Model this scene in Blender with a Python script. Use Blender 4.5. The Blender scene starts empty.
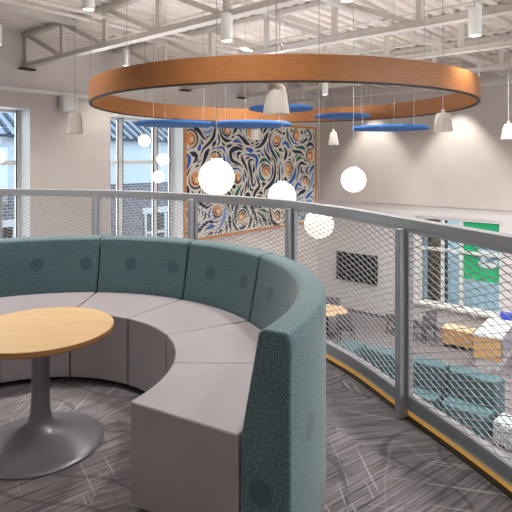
import bpy, bmesh, math, random
from mathutils import Vector, Matrix
random.seed(7)
SC = bpy.context.scene
COL = SC.collection
PI = math.pi
F, CX, CY, EYE = 520.0, 256.0, 160.0, 1.405        # focal length and horizon of a 512 px frame, eye height over the deck
LOW = -3.8                                          # the lower floor
DECK = 4.0                                          # underside of the roof deck
# ------------------------------------------------------------------ helpers
def lin(r, g=None, b=None):
    if g is None: r, g, b = r
    f = lambda c: (c / 255 / 12.92) if c / 255 <= .04045 else ((c / 255 + .055) / 1.055) ** 2.4
    return (f(r), f(g), f(b), 1)
def at(x, y, d):                                    # a point at depth d metres from the eye
    return Vector(((x - CX) / F * d, d, EYE + (CY - y) / F * d))
def P(q, s, z=0):                                   # hall frame: q metres from the window wall, s metres towards the media wall
    return Vector((.652 * s + .758 * (q - 10.53), .758 * s - .652 * (q - 10.53), z))
UQ = Vector((.758, -.652, 0)); US = Vector((.652, .758, 0))
def WL(t, z, off=0):                                # window wall: t from the corner, off into the room
    return P(off, 15.67 - t, z)
def WR(t, z, off=0):                                # media wall: t from the corner, off into the room
    return P(t, 15.67 - off, z)

class MB:
    def __init__(s): s.bm = bmesh.new(); s.uv = s.bm.loops.layers.uv.new('UVMap')
    def quad(s, vs, uvs=None):
        f = s.bm.faces.new(vs)
        if uvs:
            for l, u in zip(f.loops, uvs): l[s.uv].uv = u
        return f
    def hexa(s, p):                                 # eight corners: bottom four, top four
        v = [s.bm.verts.new(c) for c in p]
        for i in ((3,2,1,0),(4,5,6,7),(0,1,5,4),(1,2,6,5),(2,3,7,6),(3,0,4,7)): s.bm.faces.new([v[j] for j in i])
    def box(s, c, size, ux=Vector((1,0,0)), uz=Vector((0,0,1))):
        c = Vector(c); ux = Vector(ux).normalized(); uz = Vector(uz).normalized(); uy = uz.cross(ux)
        a, b, d = [k / 2 for k in size]
        s.hexa([c + ux*i*a + uy*j*b + uz*k*d for k in (-1,1) for i, j in ((-1,-1),(1,-1),(1,1),(-1,1))])
    def beam(s, p0, p1, w, h, up=Vector((0,0,1))):
        p0, p1 = Vector(p0), Vector(p1); d = (p1 - p0); L = d.length; d.normalize()
        sd = d.cross(up)
        if sd.length < 1e-4: sd = d.cross(Vector((.758,-.652,0)))
        sd.normalize(); u = sd.cross(d)
        s.box((p0 + p1) / 2, (L, w, h), d, u)
    def tube(s, pts, r, n=8, caps=True):
        pts = [Vector(p) for p in pts]; rings = []
        rr = r if isinstance(r, (list, tuple)) else [r] * len(pts)
        for i, p in enumerate(pts):
            d = (pts[min(i+1, len(pts)-1)] - pts[max(i-1, 0)]).normalized()
            a = d.cross(Vector((0,0,1)))
            if a.length < 1e-3: a = Vector((1,0,0))
            a.normalize(); b = d.cross(a)
            rings.append([s.bm.verts.new(p + (a*math.cos(2*PI*k/n) + b*math.sin(2*PI*k/n)) * rr[i]) for k in range(n)])
        for A, B in zip(rings, rings[1:]):
            for k in range(n): s.bm.faces.new((A[k], A[(k+1)%n], B[(k+1)%n], B[k]))
        if caps: s.bm.faces.new(rings[0][::-1]); s.bm.faces.new(rings[-1])
    def lathe(s, prof, c=(0,0,0), n=32):            # prof: (r, z) pairs
        c = Vector(c); rings = []
        for r, z in prof:
            if r < 1e-6: rings.append([s.bm.verts.new(c + Vector((0,0,z)))])
            else: rings.append([s.bm.verts.new(c + Vector((r*math.cos(2*PI*k/n), r*math.sin(2*PI*k/n), z))) for k in range(n)])
        for A, B in zip(rings, rings[1:]):
            for k in range(n):
                a, b, d, e = A[k % len(A)], A[(k+1) % len(A)], B[(k+1) % len(B)], B[k % len(B)]
                vs = []
                for v in (a, b, d, e):
                    if v not in vs: vs.append(v)
                if len(vs) > 2: s.bm.faces.new(vs)
    def arc(s, prof, a0, a1, c, n=24):              # closed (r, z) profile swept from angle a0 to a1 about c, UVs in metres
        c = Vector(c); cum = [0]
        for (r0, z0), (r1, z1) in zip(prof, prof[1:] + prof[:1]): cum.append(cum[-1] + math.hypot(r1-r0, z1-z0))
        rm = sum(p[0] for p in prof) / len(prof)
        rings = []
        for i in range(n + 1):
            a = a0 + (a1 - a0) * i / n
            rings.append([s.bm.verts.new(c + Vector((r*math.cos(a), r*math.sin(a), z))) for r, z in prof])
        m = len(prof)
        for i in range(n):
            u0, u1 = (a0 + (a1-a0)*i/n) * rm, (a0 + (a1-a0)*(i+1)/n) * rm
            for k in range(m):
                k2 = (k+1) % m
                s.quad((rings[i][k], rings[i+1][k], rings[i+1][k2], rings[i][k2]),
                       ((u0, cum[k]), (u1, cum[k]), (u1, cum[k+1]), (u0, cum[k+1])))
        s.quad(rings[0], prof); s.quad(rings[-1][::-1], prof[::-1])
    def sweep(s, path, prof, closed_prof=True):     # path of (x, y) with z; prof: (offset to the hall side, z)
        rings = []
        for i, p in enumerate(path):
            d = (path[min(i+1, len(path)-1)] - path[max(i-1, 0)]); d.z = 0; d.normalize()
            nrm = Vector((-d.y, d.x, 0))            # left of travel = away from the deck
            rings.append([s.bm.verts.new(Vector((p.x, p.y, 0)) + nrm*o + Vector((0,0,z))) for o, z in prof])
        m = len(prof)
        for A, B in zip(rings, rings[1:]):
            for k in range(m): s.bm.faces.new((A[k], B[k], B[(k+1)%m], A[(k+1)%m]))
        s.bm.faces.new(rings[0]); s.bm.faces.new(rings[-1][::-1])
    def prism(s, pts, z0, z1):
        a = [s.bm.verts.new((p[0], p[1], z0)) for p in pts]; b = [s.bm.verts.new((p[0], p[1], z1)) for p in pts]
        s.bm.faces.new(a[::-1]); s.bm.faces.new(b)
        for i in range(len(pts)):
            j = (i+1) % len(pts); s.bm.faces.new((a[i], a[j], b[j], b[i]))
    def build(s, name, m, parent=None, smooth=False, bevel=0, seg=2, sharp=35):
        bmesh.ops.recalc_face_normals(s.bm, faces=s.bm.faces)
        if parent is not None:
            off = world(parent)
            bmesh.ops.translate(s.bm, verts=s.bm.verts, vec=-off)
        me = bpy.data.meshes.new(name); s.bm.to_mesh(me); s.bm.free()
        me.materials.append(m)
        o = bpy.data.objects.new(name, me); COL.objects.link(o)
        if parent is not None: o.parent = parent
        if bevel:
            b = o.modifiers.new('Bevel', 'BEVEL'); b.width = bevel; b.segments = seg; b.limit_method = 'ANGLE'; b.angle_limit = math.radians(sharp); b.harden_normals = True
        if smooth or bevel:
            for p in me.polygons: p.use_smooth = True
            if not bevel: me.set_sharp_from_angle(angle=math.radians(sharp))
        return o
def world(o):
    v = Vector((0,0,0))
    while o is not None: v += o.location; o = o.parent
    return v
def thing(name, loc, label, cat, group=None, rz=0):
    o = bpy.data.objects.new(name, None); COL.objects.link(o); o.location = loc; o.rotation_euler.z = rz
    o.empty_display_size = .1
    return tag(o, label, cat, group)
def tag(o, label, cat, group=None, kind=None):
    o['label'] = label; o['category'] = cat
    if group: o['group'] = group
    if kind: o['kind'] = kind
    return o
def struct(o, label=None, cat=None):
    o['kind'] = 'structure'
    if label: o['label'] = label; o['category'] = cat
    return o
def dup(o, parent=None, **kw):
    c = o.copy(); COL.objects.link(c); c.parent = parent
    for k in list(o.children): dup(k, c)
    return c
def place(o, loc, rz, label, group=None):
    o.location = loc; o.rotation_euler.z = rz; o['label'] = label
    if group: o['group'] = group
    return o
# ------------------------------------------------------------------ materials
class NT:
    def __init__(s, name):
        s.m = bpy.data.materials.new(name); s.m.use_nodes = True; s.t = s.m.node_tree
        s.b = s.t.nodes['Principled BSDF']; s.out = s.t.nodes['Material Output']
    def n(s, typ, ins=None, **kw):
        nd = s.t.nodes.new('ShaderNode' + typ)
        for k, v in kw.items(): setattr(nd, k, v)
        for k, v in (ins or {}).items():
            if isinstance(v, bpy.types.NodeSocket): s.t.links.new(v, nd.inputs[k])
            else: nd.inputs[k].default_value = v
        return nd
    def link(s, a, b): s.t.links.new(a, b)
    def ramp(s, fac, stops, interp='LINEAR'):
        r = s.n('ValToRGB', {'Fac': fac}); r.color_ramp.interpolation = interp
        els = r.color_ramp.elements
        while len(els) < len(stops): els.new(.5)
        for e, (p, c) in zip(els, stops): e.position = p; e.color = c
        return r.outputs['Color']
    def math(s, op, a, b=0, c=0):
        return s.n('Math', {0: a, 1: b, 2: c}, operation=op).outputs[0]
    def mix(s, f, a, b, blend='MIX'):
        nd = s.n('Mix', data_type='RGBA', blend_type=blend)
        for i, v in ((0, f), (6, a), (7, b)):
            if isinstance(v, bpy.types.NodeSocket): s.t.links.new(v, nd.inputs[i])
            else: nd.inputs[i].default_value = v
        return nd.outputs[2]
    def bump(s, h, strength=.2, dist=.01):
        s.link(s.n('Bump', {'Height': h, 'Strength': strength, 'Distance': dist}).outputs[0], s.b.inputs['Normal'])
    def coord(s, kind='Object', scale=None, rot=None):
        c = s.n('TexCoord').outputs[kind]
        if scale or rot:
            mp = s.n('Mapping', {'Vector': c})
            if scale: mp.inputs['Scale'].default_value = scale
            if rot: mp.inputs['Rotation'].default_value = rot
            c = mp.outputs[0]
        return c
def flat(name, rgb, rough=.5, metal=0, noise=.04, nscale=8, bump=0, emit=0, coat=0):
    t = NT(name); c = lin(rgb)
    nz = t.n('TexNoise', {'Vector': t.coord(), 'Scale': nscale, 'Detail': 4})
    lo = tuple(max(0, k*(1-noise*2)) for k in c[:3]) + (1,); hi = tuple(min(1, k*(1+noise*2)) for k in c[:3]) + (1,)
    t.link(t.ramp(nz.outputs['Fac'], [(.3, lo), (.7, hi)]), t.b.inputs['Base Color'])
    t.b.inputs['Roughness'].default_value = rough; t.b.inputs['Metallic'].default_value = metal
    t.b.inputs['Coat Weight'].default_value = coat
    if bump: t.bump(nz.outputs['Fac'], bump, .004)
    if emit:
        t.b.inputs['Emission Color'].default_value = lin(255, 246, 232); t.b.inputs['Emission Strength'].default_value = emit
    return t.m
M = {}
M['wall'] = flat('wall_paint', (209, 201, 195), .85, 0, .015, 3)
M['wall_low'] = flat('pale_wall_paint', (226, 221, 220), .8, 0, .012, 3)
M['white'] = flat('white_paint', (232, 231, 229), .55, 0, .01)
M['steel'] = flat('painted_steel', (206, 199, 192), .6, 0, .02)
M['deck'] = flat('roof_deck_paint', (226, 217, 207), .75, 0, .02, 5)
M['rail'] = flat('grey_metal', (166, 167, 171), .42, .1, .02)
M['mesh'] = flat('expanded_metal', (168, 168, 168), .4, .25, .02)
M['black'] = flat('black', (22, 22, 24), .6)
M['screen'] = flat('black_screen', (12, 12, 14), .18)
M['pewter'] = flat('grey_cast_metal', (124, 123, 128), .34, .3, .03, 30, .05)
M['shade'] = flat('felt_shade', (188, 181, 172), .9, 0, .04, 60, .1)
M['blue_felt'] = flat('blue_felt', (60, 110, 176), .9, 0, .05, 40, .1)
M['globe'] = flat('glowing_globe', (250, 246, 238), .4, 0, 0, 2, 0, .9)
M['lens'] = flat('lit_lens', (250, 246, 238), .4, 0, 0, 2, 0, 7)
M['led'] = flat('led_light', (250, 246, 238), .4, 0, 0, 2, 0, 9)
M['wire'] = flat('steel_wire', (160, 158, 155), .5, .3)
M['grey_chair'] = flat('dark_grey_plastic', (112, 108, 116), .6)
M['lilac'] = flat('lilac_laminate', (150, 148, 160), .6)
M['lightgrey'] = flat('light_grey_laminate', (190, 190, 194), .6)
M['blue_plastic'] = flat('blue_plastic', (42, 66, 190), .4)
M['paleblue'] = flat('pale_blue_wall', (196, 214, 220), .8)
M['tan'] = flat('tan_wood', (150, 128, 92), .7, 0, .12, 12)
M['green'] = flat('green_print', (34, 182, 120), .6, 0, .02)
M['teal_vinyl'] = flat('teal_vinyl', (70, 104, 112), .5, 0, .04, 3)
M['fascia'] = flat('pale_fascia', (196, 208, 216), .7, 0, .03)
M['edge'] = flat('dark_edge', (44, 34, 30), .6)

def wood(name, dark, light, rough=.45, scale=(1, 14, 14), rot=None, coord='Object', det=6):
    t = NT(name)
    v = t.coord(coord, scale, rot)
    a = t.n('TexNoise', {'Vector': v, 'Scale': 1.6, 'Detail': det, 'Roughness': .6, 'Distortion': .6})
    t.link(t.ramp(a.outputs['Fac'], [(.32, lin(dark)), (.68, lin(light))]), t.b.inputs['Base Color'])
    t.b.inputs['Roughness'].default_value = rough
    t.bump(a.outputs['Fac'], .06, .003)
    return t.m
M['maple'] = wood('maple_top', (200, 166, 118), (214, 182, 136), .4, (1.2, 9, 9), (0, 0, .5))
M['maple_edge'] = wood('maple_edge', (150, 104, 60), (172, 122, 74), .5, (3, 3, 40))
M['oak'] = wood('oak_laminate', (196, 150, 96), (214, 170, 116), .5, (2, 2, 14))
M['oak_light'] = wood('light_wood', (222, 186, 146), (234, 202, 166), .5, (2, 14, 2))
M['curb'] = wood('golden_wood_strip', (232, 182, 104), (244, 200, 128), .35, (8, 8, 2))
_c = M['curb'].node_tree.nodes['Principled BSDF']; _c.inputs['Emission Color'].default_value = lin(255, 190, 96); _c.inputs['Emission Strength'].default_value = .28   # weak amber emission added to the wood strip
M['cherry'] = wood('cherry_veneer', (146, 92, 50), (172, 114, 66), .34, (3, 60, 1), None, 'UV')
M['frame_wood'] = wood('orange_wood_frame', (196, 126, 66), (212, 146, 84), .5, (4, 4, 4))

def mk_seat():
    t = NT('mauve_grey_vinyl'); v = t.coord()
    n1 = t.n('TexNoise', {'Vector': v, 'Scale': 3, 'Detail': 3}); n2 = t.n('TexNoise', {'Vector': v, 'Scale': 180, 'Detail': 2})
    t.link(t.ramp(n1.outputs['Fac'], [(.3, lin(154, 147, 150)), (.7, lin(161, 154, 157))]), t.b.inputs['Base Color'])
    t.b.inputs['Roughness'].default_value = .46; t.bump(n2.outputs['Fac'], .1, .002)
    return t.m
M['seat'] = mk_seat()
def mk_fabric():
    t = NT('teal_rosette_fabric'); uv = t.coord('UV')
    # rosettes every 0.36 m, rows 0.30 m apart and half stepped; rings of pale ticks around each
    sp = t.n('SeparateXYZ', {0: uv})
    row = t.math('FLOOR', t.math('DIVIDE', t.math('ADD', sp.outputs[1], .24), .34))
    ox = t.math('MULTIPLY', t.math('MODULO', row, 2.0), .18)
    fx = t.math('SUBTRACT', t.math('FRACT', t.math('DIVIDE', t.math('ADD', t.math('ADD', sp.outputs[0], 40.0), ox), .36)), .5)
    fy = t.math('SUBTRACT', t.math('FRACT', t.math('DIVIDE', t.math('ADD', sp.outputs[1], .24), .34)), .5)
    dx = t.math('MULTIPLY', fx, .36); dy = t.math('MULTIPLY', fy, .34)
    dist = t.math('SQRT', t.math('ADD', t.math('POWER', t.math('ABSOLUTE', dx), 2.0), t.math('POWER', t.math('ABSOLUTE', dy), 2.0)))
    disc = t.math('LESS_THAN', dist, .047)
    vor = t.n('TexVoronoi', {'Vector': uv, 'Scale': 92.0, 'Randomness': .8}, voronoi_dimensions='2D')
    edge = t.n('TexVoronoi', {'Vector': uv, 'Scale': 34.0, 'Randomness': .9}, voronoi_dimensions='2D', feature='DISTANCE_TO_EDGE')
    dots = t.math('MULTIPLY', t.math('LESS_THAN', vor.outputs['Distance'], .26), t.math('SUBTRACT', 1.0, disc))
    lines = t.math('MULTIPLY', t.math('LESS_THAN', edge.outputs['Distance'], .05), t.math('SUBTRACT', 1.0, disc))
    nz = t.n('TexNoise', {'Vector': uv, 'Scale': 5, 'Detail': 2})
    base = t.ramp(nz.outputs['Fac'], [(.3, lin(61, 91, 99)), (.7, lin(67, 98, 105))])
    c = t.mix(t.math('MULTIPLY', lines, .30), base, lin(106, 138, 142))
    c = t.mix(t.math('MULTIPLY', dots, .45), c, lin(134, 164, 166))
    c = t.mix(disc, c, lin(58, 86, 95))
    t.link(c, t.b.inputs['Base Color']); t.b.inputs['Roughness'].default_value = .62
    t.b.inputs['Sheen Weight'].default_value = .25
    wv = t.n('TexNoise', {'Vector': uv, 'Scale': 300, 'Detail': 1}); t.bump(wv.outputs['Fac'], .15, .002)
    return t.m
M['fabric'] = mk_fabric()
def mk_carpet(name, cols, contrast=1.0):
    t = NT(name); v = t.coord('Object')
    # carpet planks: each one turns its streaks a different way
    warp = t.n('TexNoise', {'Vector': v, 'Scale': .7, 'Detail': 1})
    cell = t.n('TexVoronoi', {'Vector': v, 'Scale': 1.5, 'Randomness': 1.0}, voronoi_dimensions='2D')
    sep = t.n('SeparateColor', {0: cell.outputs['Color']})
    ang = t.math('MULTIPLY_ADD', sep.outputs[0], .95, -1.05)
    rot = t.n('VectorRotate', {'Vector': v, 'Angle': ang}, rotation_type='Z_AXIS')
    mp = t.n('Mapping', {'Vector': rot.outputs[0], 'Scale': (2.2, 70, 1)})
    st = t.n('TexNoise', {'Vector': mp.outputs[0], 'Scale': 1.0, 'Detail': 3, 'Roughness': .7})
    ang2 = t.math('MULTIPLY_ADD', sep.outputs[1], 1.6, .1)
    rot2 = t.n('VectorRotate', {'Vector': v, 'Angle': ang2}, rotation_type='Z_AXIS')
    mp2 = t.n('Mapping', {'Vector': rot2.outputs[0], 'Scale': (1.2, 55, 1)})
    st2 = t.n('TexNoise', {'Vector': mp2.outputs[0], 'Scale': 1.0, 'Detail': 2})
    base = t.ramp(st.outputs['Fac'], [(.30, lin(cols[0])), (.5, lin(cols[1])), (.68, lin(cols[2]))])
    hi = t.math('GREATER_THAN', st2.outputs['Fac'], .66)
    c = t.mix(t.math('MULTIPLY', hi, .55), base, lin(cols[3]))
    # large loose loops drawn through the pile
    ring = t.n('TexNoise', {'Vector': v, 'Scale': 1.3, 'Detail': 0})
    band = t.math('ABSOLUTE', t.math('SUBTRACT', t.math('FRACT', t.math('MULTIPLY', ring.outputs['Fac'], 7.0)), .5))
    c = t.mix(t.math('MULTIPLY', t.math('LESS_THAN', band, .05), .45), c, lin(cols[0]))
    ring2 = t.n('TexNoise', {'Vector': v, 'Scale': .9, 'Detail': 0, 'Distortion': .4})
    band2 = t.math('ABSOLUTE', t.math('SUBTRACT', t.math('FRACT', t.math('MULTIPLY', ring2.outputs['Fac'], 9.0)), .5))
    c = t.mix(t.math('MULTIPLY', t.math('LESS_THAN', band2, .014), .15), c, lin(cols[3]))
    t.link(c, t.b.inputs['Base Color']); t.b.inputs['Roughness'].default_value = .95
    fz = t.n('TexNoise', {'Vector': v, 'Scale': 260, 'Detail': 1}); t.bump(fz.outputs['Fac'], .3, .004)
    return t.m
M['carpet'] = mk_carpet('grey_streaked_carpet', [(70, 65, 68), (118, 111, 113), (156, 149, 151), (192, 186, 186)])
M['carpet_low'] = mk_carpet('lower_carpet', [(86, 80, 84), (116, 109, 113), (136, 129, 132), (158, 151, 153)])
for nm, c in (('cream', (224, 218, 204)), ('navy', (26, 36, 64)), ('blue', (46, 96, 180)), ('sky', (112, 160, 214)), ('green', (24, 104, 88)), ('orange', (230, 154, 94)), ('peach', (244, 206, 160))):
    M['mural_' + nm] = flat('mural_' + nm, c, .7, 0, .02)
def mk_brick():
    t = NT('grey_brick'); v = t.coord('UV')
    b = t.n('TexBrick', {'Vector': v, 'Color1': lin(80, 76, 84), 'Color2': lin(116, 108, 112), 'Mortar': lin(176, 176, 180), 'Scale': 2.2, 'Mortar Size': .03})
    t.link(b.outputs['Color'], t.b.inputs['Base Color']); t.b.inputs['Roughness'].default_value = .9
    return t.m
M['brick'] = mk_brick()
M['roof'] = flat('standing_seam_roof', (150, 160, 168), .45, .2)
M['rib'] = flat('roof_rib', (52, 66, 80), .5, .2)
def mk_glass():
    t = NT('window_glass'); t.t.nodes.remove(t.b)
    fr = t.n('Fresnel', {'IOR': 1.45}); tr = t.n('BsdfTransparent', {'Color': (.93, .97, 1, 1)}); gl = t.n('BsdfGlossy', {'Roughness': .0})
    m = t.n('MixShader', {0: fr.outputs[0], 1: tr.outputs[0], 2: gl.outputs[0]})
    t.link(m.outputs[0], t.out.inputs['Surface']); return t.m
M['glass'] = mk_glass()
def mk_picture():
    t = NT('printed_picture'); v = t.coord('Object', (3, 3, 5))
    n = t.n('TexNoise', {'Vector': v, 'Scale': 1.4, 'Detail': 3})
    t.link(t.ramp(n.outputs['Fac'], [(.35, lin(66, 116, 150)), (.47, lin(150, 190, 206)), (.55, lin(226, 236, 240))]), t.b.inputs['Base Color']); return t.m
M['picture'] = mk_picture()
def mk_speckle():
    t = NT('speckled_pouf'); v = t.coord('Object')
    n = t.n('TexNoise', {'Vector': v, 'Scale': 28, 'Detail': 3})
    t.link(t.ramp(n.outputs['Fac'], [(.4, lin(128, 142, 150)), (.55, lin(206, 212, 214))]), t.b.inputs['Base Color']); t.b.inputs['Roughness'].default_value = .8; return t.m
M['speckle'] = mk_speckle()
# ------------------------------------------------------------------ railing path on the deck edge
def spline(pts, step=.04):
    pts = [Vector((x, y, 0)) for x, y in pts]; out = []
    for i in range(len(pts) - 1):
        p0, p1, p2, p3 = pts[max(i-1,0)], pts[i], pts[i+1], pts[min(i+2,len(pts)-1)]
        n = max(2, int((p2-p1).length / step))
        for k in range(n):
            u = k / n
            out.append(.5*((2*p1) + (p2-p0)*u + (2*p0-5*p1+4*p2-p3)*u*u + (3*p1-p0-3*p2+p3)*u**3))
    out.append(pts[-1]); return out
RAIL = spline([(-8.7, 5.95), (-6, 5.98), (-4.2, 5.95), (-2.87, 5.82), (-1.73, 5.56), (-1.0, 5.24), (-.45, 4.86), (.02, 4.45), (.33, 4.05), (.52, 3.68), (.675, 3.36), (.835, 2.91), (.985, 2.52), (1.10, 2.18), (1.22, 1.75), (1.36, 1.3), (1.6, .6), (1.9, -.5)])
S = [0]
for a, b in zip(RAIL, RAIL[1:]): S.append(S[-1] + (b-a).length)
def rail_at(s):
    s = max(0, min(s, S[-1] - 1e-6))
    lo, hi = 0, len(S) - 1
    while hi - lo > 1:
        m = (lo + hi) // 2
        if S[m] <= s: lo = m
        else: hi = m
    u = (s - S[lo]) / (S[lo+1] - S[lo]); p = RAIL[lo].lerp(RAIL[lo+1], u)
    d = (RAIL[min(lo+2, len(RAIL)-1)] - RAIL[max(lo-1, 0)]).normalized()
    return p, d, Vector((-d.y, d.x, 0))
def s_of_x(px):                                     # where the path crosses a sight line
    k = (px - CX) / F
    for i in range(len(RAIL) - 1):
        a, b = RAIL[i], RAIL[i+1]
        if (a.x - k*a.y) <= 0 < (b.x - k*b.y): return S[i]
    return 0
# ------------------------------------------------------------------ setting
def deck_floor():
    edge = [p + Vector((-d.y, d.x, 0)) * -.045 for p, d in ((RAIL[i], (RAIL[min(i+1,len(RAIL)-1)] - RAIL[max(i-1,0)]).normalized()) for i in range(0, len(RAIL)))]
    pts = [(p.x, p.y) for p in edge] + [(1.9, -4.27), tuple(P(0, -2))[:2]]
    b = MB(); b.prism(pts[::-1], -.45, 0)
    return struct(b.build('floor_upper', M['carpet']))
deck_floor()
b = MB(); b.prism([tuple(P(q, s))[:2] for q, s in ((0,-2),(19,-2),(19,15.67),(0,15.67))], LOW-.2, LOW); struct(b.build('floor_lower', M['carpet_low']))
# roof deck with flutes running towards the media wall
b = MB(); n = int(19.2/.24); prof = []
for i in range(n):
    q = -.1 + i*.24
    prof += [(q, DECK), (q+.12, DECK), (q+.135, DECK+.05), (q+.225, DECK+.05)]
v0 = [b.bm.verts.new(P(q, -2.1, z)) for q, z in prof]; v1 = [b.bm.verts.new(P(q, 15.8, z)) for q, z in prof]
for i in range(len(prof)-1): b.bm.faces.new((v0[i], v0[i+1], v1[i+1], v1[i]))
b.box(P(9.5, 6.8, DECK+.15), (19.4, 18.4, .1), UQ)
struct(b.build('ceiling', M['deck']))

def wall_slab(name, frm, length, holes, thick, m=M['wall']):
    # frm(t, z, off); holes: (t0, t1, z0, z1)
    b = MB()
    def blk(t0, t1, z0, z1):
        if t1 - t0 < 1e-4 or z1 - z0 < 1e-4: return
        b.hexa([frm(t0, z0, -thick), frm(t1, z0, -thick), frm(t1, z0, 0), frm(t0, z0, 0), frm(t0, z1, -thick), frm(t1, z1, -thick), frm(t1, z1, 0), frm(t0, z1, 0)])
    t = 0
    for t0, t1, z0, z1 in sorted(holes):
        blk(t, t0, LOW, DECK+.1); blk(t0, t1, LOW, z0); blk(t0, t1, z1, DECK+.1); t = t1
    blk(t, length, LOW, DECK+.1)
    return struct(b.build(name, m))
WT = EYE + 1.06; WB = EYE - 2.45
wall_slab('wall_left', WL, 17.7, [(6.417, 8.672, WB, WT), (10.58, 12.9, WB, WT)], .6)
GZ0, GZ1 = EYE - 4.44, EYE - 1.75
wall_slab('wall_right', WR, 19, [(3.655, 6.22, GZ0, GZ1)], .25, M['wall_low'])
b = MB(); b.box(P(9.5, -2.15, .1), (19.4, .3, 8), UQ); struct(b.build('wall_back', M['wall']))
b = MB(); b.box(P(19.15, 6.8, .1), (.3, 18, 8), UQ); struct(b.build('wall_front', M['wall']))
# band where the upper wall steps out over the lower one
b = MB(); z = EYE - 1.42
b.hexa([WR(.0, z, 0), WR(19, z, 0), WR(19, z, .03), WR(0, z, .03), WR(0, DECK, 0), WR(19, DECK, 0), WR(19, DECK, .03), WR(0, DECK, .03)])
struct(b.build('trim_1', M['wall']))
b = MB(); b.hexa([WR(0, LOW, 0), WR(19, LOW, 0), WR(19, LOW, .02), WR(0, LOW, .02), WR(0, LOW+.1, 0), WR(19, LOW+.1, 0), WR(19, LOW+.1, .02), WR(0, LOW+.1, .02)])
struct(b.build('baseboard_right', M['grey_chair']))
# pale ledge along the window wall above the windows
b = MB(); z = EYE + 1.38
b.hexa([WL(8.6, z, 0), WL(17, z, 0), WL(17, z, .09), WL(8.6, z, .09), WL(8.6, z+.075, 0), WL(17, z+.075, 0), WL(17, z+.075, .09), WL(8.6, z+.075, .09)])
struct(b.build('trim_2', M['white']))
# tall windows
def tall_window(name, t0, t1, mulls):
    fr = MB(); dp = -.47
    def bar(a0, a1, z0, z1, o0=dp-.06, o1=dp+.02):
        fr.hexa([WL(a0, z0, o0), WL(a1, z0, o0), WL(a1, z0, o1), WL(a0, z0, o1), WL(a0, z1, o0), WL(a1, z1, o0), WL(a1, z1, o1), WL(a0, z1, o1)])
    bar(t0, t0+.07, WB, WT); bar(t1-.07, t1, WB, WT); bar(t0, t1, WT-.07, WT); bar(t0, t1, WB, WB+.07)
    for m, w in mulls: bar(m-w/2, m+w/2, WB, WT)
    bar(t0, t1, EYE-.10, EYE-.01)
    # white lined reveal
    for a in (t0+.005, t1-.005):
        fr.hexa([WL(a-.006, WB, dp), WL(a+.006, WB, dp), WL(a+.006, WB, .01), WL(a-.006, WB, .01), WL(a-.006, WT, dp), WL(a+.006, WT, dp), WL(a+.006, WT, .01), WL(a-.006, WT, .01)])
    bar(t0, t1, WT-.012, WT, dp, .01); bar(t0, t1, WB, WB+.02, dp, .03)
    w = struct(fr.build(name, M['white']))
    dk = MB()                                       # dark gaskets round the lights
    edges = [t0+.07] + [e for m, ww in mulls for e in (m-ww/2, m+ww/2)] + [t1-.07]
    for e in edges:
        dk.box(WL(e, (WB+WT)/2, dp+.012), (.018, .03, WT-WB), UQ.cross(Vector((0,0,1))))
    dk.build('gasket', M['black'], w)
    g = MB(); g.hexa([WL(t0, WB, dp-.03), WL(t1, WB, dp-.03), WL(t1, WB, dp-.022), WL(t0, WB, dp-.022), WL(t0, WT, dp-.03), WL(t1, WT, dp-.03), WL(t1, WT, dp-.022), WL(t0, WT, dp-.022)])
    g.build('glass', M['glass'], w)
tall_window('window_1', 10.58, 12.9, [(12.1, .1)])
tall_window('window_2', 6.417, 8.672, [(6.98, .12), (8.07, .14)])
# glazed opening to the room behind the media wall
fr = MB()
def rbar(a0, a1, z0, z1, o0=-.16, o1=-.02): fr.hexa([WR(a0, z0, o0), WR(a1, z0, o0), WR(a1, z0, o1), WR(a0, z0, o1), WR(a0, z1, o0), WR(a1, z1, o0), WR(a1, z1, o1), WR(a0, z1, o1)])
rbar(3.655, 3.86, GZ0, GZ1); rbar(6.14, 6.22, GZ0, GZ1); rbar(3.655, 6.22, GZ0, GZ0+.08); rbar(3.655, 6.22, GZ1-.07, GZ1)
rbar(4.46, 4.53, GZ0, GZ1); rbar(5.02, 5.12, GZ0, GZ1); rbar(3.655, 6.22, EYE-2.78, EYE-2.70)
rbar(3.6, 6.26, GZ0-.05, GZ0+.02, -.2, .12)
w3 = struct(fr.build('window_3', M['white']))
g = MB(); g.hexa([WR(3.66, GZ0, -.10), WR(6.2, GZ0, -.10), WR(6.2, GZ0, -.092), WR(3.66, GZ0, -.092), WR(3.66, GZ1, -.10), WR(6.2, GZ1, -.10), WR(6.2, GZ1, -.092), WR(3.66, GZ1, -.092)])
g.build('glass', M['glass'], w3)
# the small room behind it
b = MB(); h = lambda a0, a1, z0, z1, o0, o1: b.hexa([WR(a0, z0, o0), WR(a1, z0, o0), WR(a1, z0, o1), WR(a0, z0, o1), WR(a0, z1, o0), WR(a1, z1, o0), WR(a1, z1, o1), WR(a0, z1, o1)])
h(2, 9.5, LOW, -.1, -2.6, -2.5); h(2, 9.5, LOW-.1, LOW, -2.6, -.25); h(2, 9.5, -.1, 0, -2.6, -.25); h(2, 2.1, LOW, -.1, -2.6, -.25); h(9.4, 9.5, LOW, -.1, -2.6, -.25)
struct(b.build('wall_backroom', M['paleblue']))
o = MB(); o.box(WR(4.1, (LOW+GZ1)/2+.1, -.55), (.42, .3, GZ1-LOW+.2), UQ); struct(o.build('column_backroom', M['tan']))
o = MB(); o.box(WR(4.42, (LOW+GZ1)/2+.1, -.5), (.12, .12, GZ1-LOW+.2), UQ); struct(o.build('trim_3', M['black']))
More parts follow.
